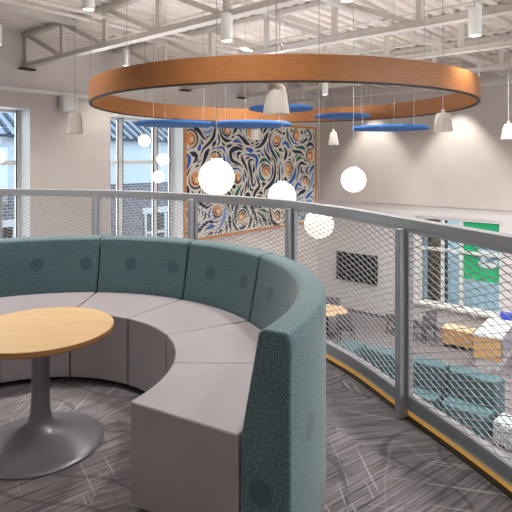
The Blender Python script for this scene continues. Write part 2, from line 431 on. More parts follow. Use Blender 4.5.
# outside: the wing across the yard
def ext(t, z, off): return P(-8.0 - off, 15.67 - t, z)
bt = thing('neighbouring_building', ext(8, LOW-.2, 0), 'grey brick wing with blue seamed metal roof beyond the tall windows', 'building')
b = MB()
def uvface(pts, uvs):
    b.quad([b.bm.verts.new(p) for p in pts], uvs)
z1 = EYE - 1.0
uvface([ext(-6, LOW-.2, 0), ext(24, LOW-.2, 0), ext(24, z1, 0), ext(-6, z1, 0)], [(0,0),(30,0),(30,z1-LOW+.2),(0,z1-LOW+.2)])
uvface([ext(-6, LOW-.2, 4), ext(24, LOW-.2, 4), ext(24, z1, 4), ext(-6, z1, 4)], [(0,0),(30,0),(30,5),(0,5)])
uvface([ext(-6, LOW-.2, 0), ext(-6, LOW-.2, 4), ext(-6, z1, 4), ext(-6, z1, 0)], [(0,0),(4,0),(4,5),(0,5)])
uvface([ext(24, LOW-.2, 0), ext(24, LOW-.2, 4), ext(24, z1, 4), ext(24, z1, 0)], [(0,0),(4,0),(4,5),(0,5)])
b.build('brick_wall', M['brick'], bt)
b = MB(); b.hexa([ext(-6, z1, -.1), ext(24, z1, -.1), ext(24, z1, 4), ext(-6, z1, 4), ext(-6, EYE+.8, -.1), ext(24, EYE+.8, -.1), ext(24, EYE+.8, 4), ext(-6, EYE+.8, 4)])
b.box(ext(9, EYE-.05, -.14), (.08, 30, .10), UQ); b.build('fascia', M['fascia'], bt)
b = MB(); b.box(ext(9, EYE+.84, -.25), (.22, 30.4, .12), UQ); b.build('gutter', M['rib'], bt)
rz0, rz1, rd = EYE+.9, EYE+2.5, 2.4
b = MB(); b.hexa([ext(-6.2, rz0-.1, -.2), ext(24.2, rz0-.1, -.2), ext(24.2, rz1-.1, rd), ext(-6.2, rz1-.1, rd), ext(-6.2, rz0, -.2), ext(24.2, rz0, -.2), ext(24.2, rz1, rd), ext(-6.2, rz1, rd)])
b.build('roof', M['roof'], bt)
b = MB()
for i in range(74):
    t = -6 + i*.41; b.beam(ext(t, rz0+.03, -.2), ext(t, rz1+.03, rd), .13, .07)
b.build('roof_ribs', M['rib'], bt)
b = MB(); wt, wz = 7.35, EYE-2.95
def wbar(a0, a1, z0, z1): b.hexa([ext(a0, z0, -.1), ext(a1, z0, -.1), ext(a1, z0, .02), ext(a0, z0, .02), ext(a0, z1, -.1), ext(a1, z1, -.1), ext(a1, z1, .02), ext(a0, z1, .02)])
b.bm.free()
for k in range(6):
    t = -2.95 + k*3.4; b = MB()
    wbar(t, t+.1, wz-1.2, wz+.7); wbar(t+1.1, t+1.2, wz-1.2, wz+.7); wbar(t+.55, t+.65, wz-1.2, wz+.7); wbar(t-.1, t+1.3, wz+.6, wz+.85); wbar(t-.1, t+1.3, wz-1.35, wz-1.2); wbar(t, t+1.2, wz-.3, wz-.2)
    w = b.build('window', M['white'], bt); b = MB()
    b.hexa([ext(t, wz-1.2, -.03), ext(t+1.2, wz-1.2, -.03), ext(t+1.2, wz-1.2, .01), ext(t, wz-1.2, .01), ext(t, wz+.6, -.03), ext(t+1.2, wz+.6, -.03), ext(t+1.2, wz+.6, .01), ext(t, wz+.6, .01)])
    b.build('pane', M['screen'], w)
b = MB(); b.box(P(-9, 8, LOW-.25), (16, 60, .1), UQ); struct(b.build('ground_outside', flat('paving', (150, 152, 150), .9)))
# ------------------------------------------------------------------ roof trusses
def truss(s, q0, label):
    zb, zt, pitch = EYE + 1.93, DECK - .05, 1.41
    r = thing('roof_truss', P(0, s, zb), label, 'roof truss', 'white steel roof trusses')
    b = MB()
    for o in (-.035, .035): b.beam(P(0, s+o, zb), P(19, s+o, zb), .055, .075)
    b.beam(P(0, s, zb-.045), P(19, s, zb-.045), .15, .014); b.build('bottom_chord', M['steel'], r)
    b = MB()
    for o in (-.035, .035): b.beam(P(0, s+o, zt), P(19, s+o, zt), .055, .075)
    b.build('top_chord', M['steel'], r)
    k = 0
    while q0 + k*pitch < 13:
        q = q0 + k*pitch
        b = MB(); b.box(P(q, s, (zb+zt)/2), (.085, .07, zt-zb-.05), UQ); b.build('vertical_strut', M['steel'], r)
        b = MB(); b.beam(P(q+.05, s+.0, zt-.02), P(q+pitch-.06, s+.0, zb+.02), .05, .075); b.build('diagonal_strut', M['steel'], r)
        k += 1
    if q0 > 0:
        b = MB(); b.box(P(.06, s, zb-.08), (.22, .3, .03), UQ); b.build('bearing_plate', M['edge'], r)
    return r
for s, q0, lb in ((4.99, .08, 'nearest white steel roof truss crossing the top left, ending on the window wall'),
                  (7.13, .42, 'white steel roof truss second from the viewer, passing just above the wooden ring'),
                  (9.27, .25, 'white steel roof truss third from the viewer, over the right end of the wooden ring'),
                  (11.5, .3, 'white steel roof truss fourth from the viewer, seen through the top of the ring'),
                  (13.65, .2, 'white steel roof truss farthest away, close to the media wall')):
    truss(s, q0, lb)
# beams, pipes and conduits running across the trusses
b = MB(); b.beam(P(1.9, -1.9, DECK-.09), P(1.9, 15.6, DECK-.09), .10, .16); tag(b.build('roof_beam', M['steel']), 'white steel beam under the roof deck nearest the window wall', 'roof beam', 'white beams under the roof deck')
for q, lb in ((4.9, 'white steel beam under the roof deck, second from the window wall'), (8.2, 'white steel beam under the roof deck, third from the window wall'), (11.4, 'white steel beam under the roof deck farthest from the window wall')):
    b = MB(); b.beam(P(q, -1.9, DECK-.06), P(q, 15.6, DECK-.06), .08, .12); tag(b.build('roof_beam', M['steel']), lb, 'roof beam', 'white beams under the roof deck')
for q, r, z, lb in ((2.85, .035, 3.72, 'white sprinkler pipe nearest the window wall, left one of a close pair'), (3.2, .03, 3.72, 'white sprinkler pipe beside the one nearest the window wall, right one of a close pair'),
                    (6.3, .045, 3.78, 'thick white pipe above the middle of the wooden ring'), (9.6, .04, 3.8, 'white pipe above the right end of the wooden ring'), (7.3, .016, 3.9, 'thin conduit on the roof deck right of the thick white pipe')):
    b = MB(); b.tube([P(q, -1.9, z), P(q, 15.6, z)], r, 10)
    for s in (3, 6, 8.2, 10.4, 12.6, 14.8): b.tube([P(q, s, z), P(q, s, DECK)], .008, 5)
    tag(b.build('ceiling_pipe', M['steel'], None, True), lb, 'pipe', 'pipes under the roof deck')
for s, q0, q1, z, lb in ((6.0, 1, 12, 3.86, 'thin white conduit across the roof deck between the first and second truss'), (8.3, 2.5, 14, 3.84, 'thin white conduit across the roof deck between the second and third truss'), (10.4, 1, 13, 3.82, 'thin white conduit across the roof deck between the third and fourth truss'), (12.6, 1, 14, 3.8, 'thin white conduit across the roof deck between the fourth and farthest truss')):
    b = MB(); b.tube([P(q0, s, z), P(q1, s, z)], .02, 8)
    for k in range(int((q1-q0)/1.8)): b.tube([P(q0+.3+k*1.8, s, z), P(q0+.3+k*1.8, s, DECK)], .012, 5); b.tube([P(q0+.3+k*1.8, s-.25, z+.03), P(q0+.3+k*1.8, s+.25, z+.03)], .018, 6)
    tag(b.build('ceiling_conduit', M['steel'], None, True), lb, 'conduit', 'conduits under the roof deck')
# ------------------------------------------------------------------ hanging fixtures
def can_light(loc, label, dia=.155, h=.36):
    r = thing('downlight', loc, label, 'downlight', 'white cylinder downlights')
    b = MB(); b.lathe([(dia/2-.012, .012), (dia/2, 0), (dia/2, h), (.02, h+.01), (0, h+.01)], loc, 28); b.build('housing', M['white'], r, True)
    b = MB(); b.lathe([(0, .014), (dia/2-.012, .014)], loc, 28); b.build('lens', M['lens'], r)
    b = MB(); b.tube([loc + Vector((0,0,h)), Vector((loc.x, loc.y, DECK))], .012, 8); b.build('stem', M['steel'], r, True)
    L = bpy.data.lights.new('downlight_lamp', 'SPOT'); L.energy = CAN_W; L.spot_size = math.radians(120); L.spot_blend = .9; L.shadow_soft_size = .07; L.color = (1, .96, .91)
    lo = bpy.data.objects.new('downlight_lamp', L); COL.objects.link(lo); lo.parent = r; lo.location = (0, 0, -.03)
    return r
CAN_W = 110
for x, y, d, lb in ((88.5, 10, 6.9, 'white cylinder downlight at the top left, above the left end of the ring'),
                    (227, 41.5, 6.8, 'white cylinder downlight in front of the nearest truss, above the ring'),
                    (347, 1, 6.3, 'white cylinder downlight at the top edge, right of the centre'),
                    (475, 36, 6.6, 'white cylinder downlight above the right end of the ring'),
                    (-3, 45, 9.0, 'white cylinder downlight at the left edge above the windows'),
                    (126, 66, 11.5, 'small white cylinder downlight behind the upper left of the ring'),
                    (325, 95, 13.0, 'tiny white cylinder downlight seen below the ring in front of the far truss')):
    can_light(at(x, y, d), lb)
def shade_lamp(px, ytop, ybot, wtop, wbot, d, label):
    p = at(px, ybot, d); h = (ybot - ytop) / F * d; r0 = wbot/2/F*d; r1 = wtop/2/F*d
    r = thing('pendant_lamp', p, label, 'pendant lamp', 'pale tapered pendant lamps')
    b = MB(); b.lathe([(r0-.012, .0), (r0, 0), (r0*.97+r1*.03, h*.15), (r1*.7+r0*.3, h*.75), (r1, h*.93), (r1*.8, h), (0, h), (0, h-.01), (r1*.78, h-.012), (r1-.015, h*.9), (r0-.012, .0)], p, 28); b.build('lamp_shade', M['shade'], r, True, sharp=50)
    b = MB(); b.lathe([(0, h*.5), (r1*.45, h*.52), (r1*.5, h*.62), (r1*.3, h*.9)], p, 16); b.build('bulb', M['lens'], r, True)
    b = MB(); b.lathe([(.03, h), (.03, h+.04), (.012, h+.06)], p, 12); b.build('cap', M['shade'], r, True)
    b = MB(); b.tube([p + Vector((0,0,h)), Vector((p.x, p.y, DECK))], .006, 6); b.build('cord', M['wire'], r)
for a in ((276.3, 85, 114, 17, 26, 5.9, 'large pale tapered pendant lamp in front of the wooden ring near its middle'),
          (75, 113, 133.5, 11.5, 15.5, 9.0, 'pale tapered pendant lamp against the window wall, left of the ring'),
          (443, 113, 131.5, 13, 19, 8.3, 'pale tapered pendant lamp just under the right end of the ring'),
          (508.5, 124, 139, 8, 14, 10.6, 'pale tapered pendant lamp at the right edge against the wall'),
          (333.5, 132, 145, 6, 10.5, 13.5, 'small pale tapered pendant lamp right of the mural'),
          (256, 129, 140, 9, 12, 13.0, 'small pale pendant lamp hanging before the middle of the mural')):
    shade_lamp(*a)
def globe(px, py, wpx, d, label):
    p = at(px, py, d); R = wpx/2/F*d
    r = thing('globe_pendant', p, label, 'globe lamp', 'white glass globe pendants')
    b = MB(); n = 20; b.lathe([(R*math.sin(PI*k/n), -R*math.cos(PI*k/n)) for k in range(n+1)], p, 32); b.build('globe', M['globe'], r, True, sharp=80)
    b = MB(); b.lathe([(R*.36, R*.90), (R*.36, R*1.0), (R*.28, R*1.05), (0, R*1.05)], p, 20); b.build('collar', M['white'], r, True)
    b = MB(); b.tube([p + Vector((0,0,R)), Vector((p.x, p.y, DECK))], .005, 6); b.build('cord', M['wire'], r)
for a in ((216.5, 177.5, 36, 6.2, 'largest glowing white globe lamp, in front of the mural above the railing'),
          (282, 196, 28, 7.3, 'glowing white globe lamp half hidden by the rail in front of the mural'),
          (319, 224, 29.5, 7.0, 'glowing white globe lamp seen through the railing mesh'),
          (353.5, 180, 25, 8.2, 'glowing white globe lamp in front of the blank wall right of the mural'),
          (144.5, 140.5, 12.5, 11.3, 'small white globe lamp at the window, topmost of three'),
          (163, 159.5, 12.5, 11.6, 'small white globe lamp at the window, middle and rightmost of three'),
          (158.5, 177, 12.5, 11.9, 'small white globe lamp at the window, lowest of three'),
          (-1, 157, 13, 9.4, 'small white globe lamp cut by the left edge at the window')):
    globe(*a)
DISCS = []
def disc(px, py, wpx, d, label):
    p = at(px, py, d); R = wpx/2/F*d; DISCS.append((p, R))
    r = thing('ceiling_disc', p, label, 'acoustic disc', 'blue felt acoustic discs')
    b = MB(); b.lathe([(0, 0), (R-.01, 0), (R, .012), (R, .038), (R-.01, .05), (0, .05)], p, 64); b.build('panel', M['blue_felt'], r, True)
    for k in range(3):
        a = 2*PI*k/3 + .4; e = p + Vector((R*.8*math.cos(a), R*.8*math.sin(a), .05))
        b = MB(); b.tube([e, Vector((e.x, e.y, DECK))], .003, 5); b.build('hanging_wire', M['wire'], r)
for a in ((174, 125.5, 76, 8.3, 'blue acoustic disc at the left, in front of the right window'), (250, 126.2, 81, 7.8, 'blue acoustic disc hanging in front of the top of the mural'),
          (281, 110, 64, 9.7, 'blue acoustic disc behind the large pendant lamp, highest one'), (342, 117.5, 55, 10.8, 'blue acoustic disc right of the large pendant lamp, against the ring'), (390, 129.7, 75, 8.3, 'blue acoustic disc farthest right, before the blank wall')):
    disc(*a)
# the big wooden ring
rc = Vector((.425, 8.85, EYE + .86)); RR = 3.12; rh = .31
ring = thing('ceiling_ring', rc, 'large orange wooden ring hanging level under the trusses', 'hanging ring')
b = MB(); n = 128
for (ra, rb) in ((RR, RR-.05),):
    prof = [(ra, .02), (ra, rh), (rb, rh), (rb, .02)]
    b.arc(prof, 0, 2*PI - 1e-4, rc, n)
b.build('hoop', M['cherry'], ring, True)
b = MB(); b.arc([(RR-.004, 0), (RR-.004, .02), (RR-.046, .02), (RR-.046, 0)], 0, 2*PI-1e-4, rc, n); b.build('bottom_edge', M['edge'], ring, True)
for k in range(10):
    a = 2*PI*k/10 + .22; e = rc + Vector(((RR-.025)*math.cos(a), (RR-.025)*math.sin(a), rh))
    b = MB(); b.tube([e, Vector((e.x, e.y, DECK))], .004, 5); b.build('hanging_wire', M['wire'], ring)
# ------------------------------------------------------------------ wall things
def wl_box(b, t0, t1, z0, z1, o0, o1, f=WL): b.hexa([f(t0, z0, o0), f(t1, z0, o0), f(t1, z0, o1), f(t0, z0, o1), f(t0, z1, o0), f(t1, z1, o0), f(t1, z1, o1), f(t0, z1, o1)])
mt0, mt1, mz0, mz1 = .25, 6.38, EYE-2.13, EYE+1.09
mu = thing('wall_mural', WL(3.3, mz0, .02), 'mural of navy, blue, green and orange swirls in a thin wooden frame', 'mural')
def mural_art():
    rnd = random.Random(21); Wm, Hm = mt1-mt0, mz1-mz0
    b = MB(); bm = b.bm; faces = []
    pos = lambda x, y, l=0: WL(mt1 - x, mz0 + y, .03 + l*.0012)
    v = [bm.verts.new(pos(x, y)) for x, y in ((0, 0), (Wm, 0), (Wm, Hm), (0, Hm))]
    v2 = [bm.verts.new(WL(mt1 - x, mz0 + y, .002)) for x, y in ((0, 0), (Wm, 0), (Wm, Hm), (0, Hm))]
    bm.faces.new(v)
    for i in range(4): bm.faces.new((v[i], v2[i], v2[(i+1)%4], v[(i+1)%4]))
    suns = []
    for _ in range(900):
        c = (rnd.uniform(.2, Wm-.2), rnd.uniform(.2, Hm-.2))
        if all(math.hypot(c[0]-q[0], c[1]-q[1]) > .92 for q in suns): suns.append((c[0], c[1], rnd.uniform(.13, .25), rnd.choice((-1, 1))))
    def flow(x, y):
        gx = .55*math.cos(1.3*x + .8*y + .4) + .35*math.cos(2.3*y - .7*x + 1.1); gy = .5*math.sin(1.7*y - 1.1*x + 2) + .3*math.cos(2.9*x + .5)
        for sx_, sy_, r, sg in suns:
            dx, dy = x-sx_, y-sy_; e = 2.6*math.exp(-(dx*dx+dy*dy)/(2*(r+.17)**2))/(math.hypot(dx, dy)+.02)
            gx += -dy*sg*e; gy += dx*sg*e
        l = math.hypot(gx, gy) or 1
        return gx/l, gy/l
    def disc_(cx, cy, r, m, lay, n=18):
        f = bm.faces.new([bm.verts.new(pos(cx + r*math.cos(2*PI*k/n), cy + r*1.05*math.sin(2*PI*k/n), lay)) for k in range(n)]); f.material_index = m
    grid = {}
    def near(x, y, dmin):
        gx, gy = int(x/.16), int(y/.16)
        return any(math.hypot(x-p[0], y-p[1]) < dmin + p[2] for i in (-1,0,1) for j in (-1,0,1) for p in grid.get((gx+i, gy+j), ()))
    for sx_, sy_, r, sg in suns:
        disc_(sx_, sy_, r*.80, 5, 1); disc_(sx_ + r*.22*sg, sy_ - r*.1, r*.36, 6, 2)
        a0 = rnd.uniform(0, 6.28)                       # a navy arc hugging each sun
        for rad, a_len, w, m in ((r*1.06, 4.4, .030, 1), (r*.58, 3.0, .016, 1)):
            N = 18; L_, R_ = [], []
            for k in range(N+1):
                a = a0 + a_len*k/N; ww = w*math.sin(PI*(k+.25)/(N+.5))**.6
                L_.append(bm.verts.new(pos(sx_+(rad+ww)*math.cos(a), sy_+(rad+ww)*math.sin(a), 3))); R_.append(bm.verts.new(pos(sx_+(rad-ww)*math.cos(a), sy_+(rad-ww)*math.sin(a), 3)))
            for k in range(N): bm.faces.new((L_[k], R_[k], R_[k+1], L_[k+1])).material_index = m
    def stroke(x, y, wmax, length, m):
        st = .03; pts = [(x, y)]
        for sgn in (1, -1):
            px, py = x, y; ext_ = []
            for _ in range(int(length/2/st)):
                fx, fy = flow(px, py); px += sgn*fx*st; py += sgn*fy*st
                if not (.02 < px < Wm-.02 and .02 < py < Hm-.02) or near(px, py, wmax+.010) or any(math.hypot(px-q[0], py-q[1]) < q[2]*1.12+wmax+.02 for q in suns): break
                ext_.append((px, py))
            pts = pts + ext_ if sgn == 1 else ext_[::-1] + pts
        if len(pts) < 6: return False
        N = len(pts)-1; pk = rnd.choice((.3, .7)); L_, R_ = [], []
        for k, (a, c) in enumerate(pts):
            fx, fy = flow(a, c); u = k/N; w = wmax*max(.06, (u/pk if u < pk else (1-u)/(1-pk)))**.6
            L_.append(bm.verts.new(pos(a-fy*w, c+fx*w, 1))); R_.append(bm.verts.new(pos(a+fy*w, c-fx*w, 1)))
            grid.setdefault((int(a/.16), int(c/.16)), []).append((a, c, w))
        for k in range(N): bm.faces.new((L_[k], R_[k], R_[k+1], L_[k+1])).material_index = m
        return True
    for wmax, ln, tries in ((.070, 1.35, 260), (.050, 1.0, 700), (.034, .6, 1600), (.020, .35, 2600)):
        for _ in range(tries):
            x, y = rnd.uniform(.05, Wm-.05), rnd.uniform(.05, Hm-.05)
            if near(x, y, wmax+.014) or any(math.hypot(x-q[0], y-q[1]) < q[2]*1.15+wmax for q in suns): continue
            blue = math.sin(1.1*x+.6) + math.cos(1.9*y+.8*x) > .3
            m = rnd.choice((1, 1, 1, 2, 2, 3) if blue else (1, 1, 1, 1, 4, 2))
            stroke(x, y, wmax*rnd.uniform(.8, 1.15), ln*rnd.uniform(.6, 1.2), m)
    o = b.build('artwork', M['mural_cream'], mu)
    for nm in ('navy', 'blue', 'sky', 'green', 'orange', 'peach'): o.data.materials.append(M['mural_' + nm])
mural_art()
b = MB(); fw = .075
for a in ((mt0-fw, mt1+.02, mz1, mz1+fw), (mt0-fw, mt1+.02, mz0-fw, mz0), (mt0-fw, mt0, mz0, mz1), (mt1-.04, mt1+.03, mz0-fw, mz1+fw)): wl_box(b, *a, .002, .06)
b.build('frame', M['frame_wood'], mu)
sp = thing('wall_speaker', WL(9.8, EYE+1.04, .1), 'white box loudspeaker under the ledge between the two windows', 'loudspeaker')
b = MB(); wl_box(b, 9.64, 9.98, EYE+1.04, EYE+1.38, .06, .24); b.build('cabinet', M['white'], sp, bevel=.03, seg=3)
b = MB(); wl_box(b, 9.76, 9.86, EYE+1.15, EYE+1.28, 0, .06); b.build('bracket', M['steel'], sp)
tv = thing('tv_screen', WR(1.6, EYE-4.0, .05), 'black flat television mounted on the wall below the globe lamp', 'television')
b = MB(); tz0, tz1 = EYE-4.12, EYE-3.20; wl_box(b, .84, 2.36, tz0, tz1, .05, .10, WR); b.build('screen', M['screen'], tv, bevel=.01)
b = MB(); wl_box(b, .82, 2.38, tz0-.02, tz1+.02, .035, .075, WR); b.build('bezel', M['black'], tv)
b = MB(); wl_box(b, 1.3, 1.9, tz0+.3, tz1-.3, 0, .04, WR); b.build('mount', M['black'], tv)
po = thing('framed_poster', WR(5.66, EYE-3.5, -.08), 'bright green framed poster with a blue and white picture behind the glazing', 'poster')
b = MB(); wl_box(b, 5.13, 6.13, EYE-3.52, EYE-1.83, -.088, -.07, WR); b.build('green_border', M['green'], po)
b = MB(); wl_box(b, 5.56, 6.1, EYE-3.12, EYE-2.35, -.072, -.06, WR); b.build('picture', M['picture'], po)
# ------------------------------------------------------------------ railing
rt = 1.085
rail = thing('guard_railing', RAIL[len(RAIL)//2], 'curved grey metal guard railing with expanded mesh panels along the balcony edge', 'railing')
b = MB(); b.sweep(RAIL, [(-.042, rt-.055), (.025, rt-.055), (.025, rt), (-.042, rt)]); b.build('top_rail', M['rail'], rail, bevel=.005, seg=2)
b = MB(); b.sweep(RAIL, [(-.036, .056), (.03, .056), (.03, .110), (-.036, .110)])
b.build('bottom_rail', M['rail'], rail, bevel=.004)
b = MB(); b.sweep(RAIL, [(-.022, .008), (.01, .008), (.01, .034), (-.022, .034)]); b.build('amber_strip', M['curb'], rail)['label'] = 'glowing amber toe strip'
b = MB(); b.sweep(RAIL, [(-.05, -.46), (.06, -.46), (.06, .008), (-.05, .008)]); b.build('edge_plate', M['edge'], rail)
b = MB(); b.sweep(RAIL, [(-.040, .048), (.05, .048), (.05, .056), (-.040, .056)]); b.build('ledge', M['lightgrey'], rail)  # paler colour paints a bright highlight line along the bottom rail
b = MB(); b.sweep(RAIL, [(-.016, .034), (.05, .034), (.05, .048), (-.016, .048)]); b.build('kick_plate', M['rail'], rail)
posts = [s_of_x(x) for x in (-170, -80, 3, 101.2, 198, 297.5, 413.5)]
posts = posts[2:]
sp0 = 1.27
posts = [posts[0]-sp0*3, posts[0]-sp0*2, posts[0]-sp0] + posts + [posts[-1]+1.5, posts[-1]+2.9]
for s in posts:
    p, d, nn = rail_at(s)
    b = MB(); b.box(p + nn*-.058 + Vector((0,0,(rt-.055)/2)), (.046, .056, rt-.055), d); b.build('post', M['rail'], rail, bevel=.004)
def mesh_panel(s0, s1):
    z0, z1 = .110, rt-.055
    a0, a1 = s0+.045, s1-.045
    fr = MB()
    for s in (s0+.035, s1-.035):
        p, d, nn = rail_at(s); fr.box(p + nn*-.03 + Vector((0,0,(z0+z1)/2)), (.022, .03, z1-z0), d)
    N = 12
    for z in (z0+.008, z1-.008):
        for i in range(N):
            p, d, nn = rail_at(a0+(a1-a0)*i/N); p2, d2, n2 = rail_at(a0+(a1-a0)*(i+1)/N)
            fr.beam(p+nn*-.03+Vector((0,0,z)), p2+n2*-.03+Vector((0,0,z)), .03, .018)
    b = MB(); nx = int(round((a1-a0)/.047)); nz = int(round((z1-z0)/.0178)); dx = (a1-a0)/nx; dz = (z1-z0)/nz
    pts = {}
    def node(i, j):
        if (i, j) not in pts:
            p, d, nn = rail_at(a0+i*dx); pts[(i, j)] = (p + nn*-.028 + Vector((0,0,z0+j*dz)), nn)
        return pts[(i, j)]
    for i in range(nx):
        for j in range(nz):
            if (i+j) % 2 == 0: A, B = node(i, j), node(i+1, j+1)
            else: A, B = node(i, j+1), node(i+1, j)
            n1 = A[1]; e = (B[0]-A[0]).normalized(); u = n1.cross(e).normalized()
            w, th = .0015, .0026
            b.hexa([A[0]-n1*th-u*w, A[0]+n1*th-u*w, A[0]+n1*th+u*w, A[0]-n1*th+u*w, B[0]-n1*th-u*w, B[0]+n1*th-u*w, B[0]+n1*th+u*w, B[0]-n1*th+u*w])
    o = b.build('mesh_panel', M['mesh'], rail)
    fr.build('panel_frame', M['rail'], o)
for s0, s1 in zip(posts, posts[1:]): mesh_panel(s0, s1)
# ------------------------------------------------------------------ booth sofa
SCN = Vector((-1.195, 2.475, 0)); R = math.radians
def sofa(a0, a1, label, n):
    am = R((a0+a1)/2); r = thing('sofa_section', SCN + Vector((1.1*math.cos(am), 1.1*math.sin(am), 0)), label, 'sofa section', 'curved sections of the round booth sofa')
    g = .0042; A0, A1 = R(a0)+g, R(a1)-g
    if n == 2:
        mid = (A0+A1)/2
        for x, y in ((A0, mid-.0006), (mid+.0006, A1)):
            b = MB(); b.arc([(.80, .035), (1.311, .035), (1.311, .445), (.80, .445)], x, y, SCN, 20); b.build('seat', M['seat'], r, bevel=.010, seg=3)
    else:
        b = MB(); b.arc([(.80, .035), (1.311, .035), (1.311, .445), (.80, .445)], A0, A1, SCN, 20); b.build('seat', M['seat'], r, bevel=.010, seg=3)
    b = MB(); b.arc([(1.315, .035), (1.515, .035), (1.515, .80), (1.50, .832), (1.415, .832), (1.39, .818), (1.32, .45)], A0, A1, SCN, 20*n); b.build('backrest', M['fabric'], r, bevel=.012, seg=3, sharp=20)
    b = MB(); b.arc([(.87, 0), (1.44, 0), (1.44, .036), (.87, .036)], A0+.05, A1, SCN, 16*n); b.build('plinth', M['black'], r)
sofa(-30.5, 29, 'grey and teal curved sofa section nearest the viewer, with its square end exposed', 2)
sofa(29, 58.7, 'grey and teal curved sofa section between the nearest and the far sections', 1)
sofa(58.7, 88.5, 'grey and teal far curved sofa section, directly behind the right edge of the round table', 1)
sofa(88.5, 118, 'grey and teal curved sofa section at the left edge, behind the table top', 1)
sofa(118, 148, 'grey and teal curved sofa section cut off by the left edge', 1)
# ------------------------------------------------------------------ pedestal table
tc = Vector((-1.069, 2.58, 0))
tb = thing('pedestal_table', tc, 'round maple topped table on a grey trumpet pedestal inside the booth', 'table')
b = MB(); b.lathe([(0, .577), (.348, .577), (.351, .574)], tc, 96); b.build('tabletop', M['maple'], tb, True)
b = MB(); b.lathe([(.351, .574), (.351, .553), (.341, .545), (0, .545)], tc, 96); b.build('table_edge', M['maple_edge'], tb, True, sharp=50)
b = MB(); b.lathe([(.042, .125), (.0425, .36), (.0425, .535), (.11, .54), (.11, .545), (0, .545)], tc, 40); b.build('column', M['pewter'], tb, True)
b = MB(); b.lathe([(0, .0), (.295, .0), (.302, .006), (.300, .012), (.27, .022), (.215, .034), (.16, .05), (.112, .07), (.076, .090), (.058, .118), (.050, .150), (.0455, .19), (.0435, .23), (.0428, .24)], tc, 72); b.build('trumpet_base', M['pewter'], tb, True, sharp=60)
# ------------------------------------------------------------------ lower floor furniture
def bench(rear0, rear1, label, depth=.80, tier=.38):
    a, c = Vector((*rear0, 0)), Vector((*rear1, 0)); d = (c-a).normalized(); L = (c-a).length - .02
    fw = Vector((d.y, -d.x, 0))
    if fw.dot(-a) < 0: fw = -fw
    m = (a+c)/2
    r = thing('bench_section', m + fw*depth/2 + Vector((0,0,LOW)), label, 'bench section', 'teal stepped bench sections on the lower floor')
    def wedge(b, o0, o1, z0, z1, ins=0):
        k = lambda o: L/2 - ins - .30*o*.36
        b.prism([tuple((m + fw*o + d*sgn*k(o)).xy) for o, sgn in ((o0, -1), (o0, 1), (o1, 1), (o1, -1))], LOW+z0, LOW+z1)
    b = MB(); wedge(b, tier+.005, depth, .04, .46); b.build('seat', M['teal_vinyl'], r, bevel=.04, seg=3)
    b = MB(); wedge(b, 0, tier, .04, .97); b.build('upper_tier', M['teal_vinyl'], r, bevel=.04, seg=3)
    b = MB(); wedge(b, .06, depth-.06, 0, .04, .05); b.build('plinth', M['black'], r)
bench((4.12, 10.84), (4.86, 10.10), 'teal stepped bench section nearest, beside the speckled pouf')
bench((3.36, 11.40), (4.08, 10.86), 'teal stepped bench section, second from the speckled pouf')
bench((2.68, 12.04), (3.34, 11.42), 'teal stepped bench section, third from the speckled pouf')
# end block turned towards the balcony
def block(cn, dr, L, W, H, label):
    dr = Vector((*dr, 0)).normalized(); c = Vector((*cn, LOW))
    r = thing('bench_block', c, label, 'bench section', 'teal stepped bench sections on the lower floor')
    b = MB(); b.box(c + Vector((0,0,H/2+.02)), (L, W, H-.04), dr); b.build('cushion', M['teal_vinyl'], r, bevel=.04, seg=3)
    b = MB(); b.box(c + Vector((0,0,.02)), (L-.1, W-.1, .04), dr); b.build('plinth', M['black'], r)
block((2.19, 11.98), (.73, -.68), .50, .60, .97, 'teal bench block at the far corner left of the stepped sections')
block((1.80, 11.50), (-.66, -.75), .60, .55, .97, 'teal bench block next to the corner one, turned towards the balcony')
pc = Vector((4.66, 9.50, LOW)); pf = thing('pouf', pc, 'pale speckled square pouf beside the teal bench', 'pouf')
b = MB(); b.box(pc + Vector((0,0,.235)), (.50, .50, .43), (.707, -.707, 0)); b.build('cushion', M['speckle'], pf, bevel=.06, seg=4)
b = MB(); b.box(pc + Vector((0,0,.01)), (.42, .42, .02), (.707, -.707, 0)); b.build('plinth', M['black'], pf)
# service desk
f0, f1 = Vector((5.46, 13.03, LOW)), Vector((6.02, 12.78, LOW)); du = (f1-f0).normalized(); dn = Vector((-du.y, du.x, 0)); dn = dn if dn.y > 0 else -dn
# the left edge of the top runs back to the media wall
dk = thing('service_desk', (f0+f1)/2 + dn*.8, 'service desk with white top, oak end and pale grey plinth at the right edge', 'desk')
dc = (f0+f1)/2
back = Vector((.60, .80, 0))
def skew(b, z0, z1, e=0, wid=1.0, ln=1.9):
    a, c = f0 - du*e - back*e, f1*wid + f0*(1-wid) + du*e - back*e
    b.hexa([a+Vector((0,0,z0)), c+Vector((0,0,z0)), c+back*ln+Vector((0,0,z0)), a+back*ln+Vector((0,0,z0)), a+Vector((0,0,z1)), c+Vector((0,0,z1)), c+back*ln+Vector((0,0,z1)), a+back*ln+Vector((0,0,z1))])
b = MB(); skew(b, .24, .80); b.build('oak_body', M['oak'], dk)
b = MB(); skew(b, .0, .24, -.03); b.build('plinth', M['lightgrey'], dk)
b = MB(); skew(b, .80, .845, .02, 1.0, 1.98); b.build('worktop', M['white'], dk)
b = MB(); c = f1 + back*.95 + du*.03 + Vector((0,0,.55)); b.box(c, (1.85, .03, .45), back); b.build('side_panel', M['lilac'], dk)
b = MB(); bl = f0 + back*1.72 + du*.40 + Vector((0,0,.93)); b.box(bl, (.30, .22, .17), du); tag(b.build('storage_bin', M['blue_plastic'], None, bevel=.015), 'small blue plastic bin on the white desk top', 'bin')
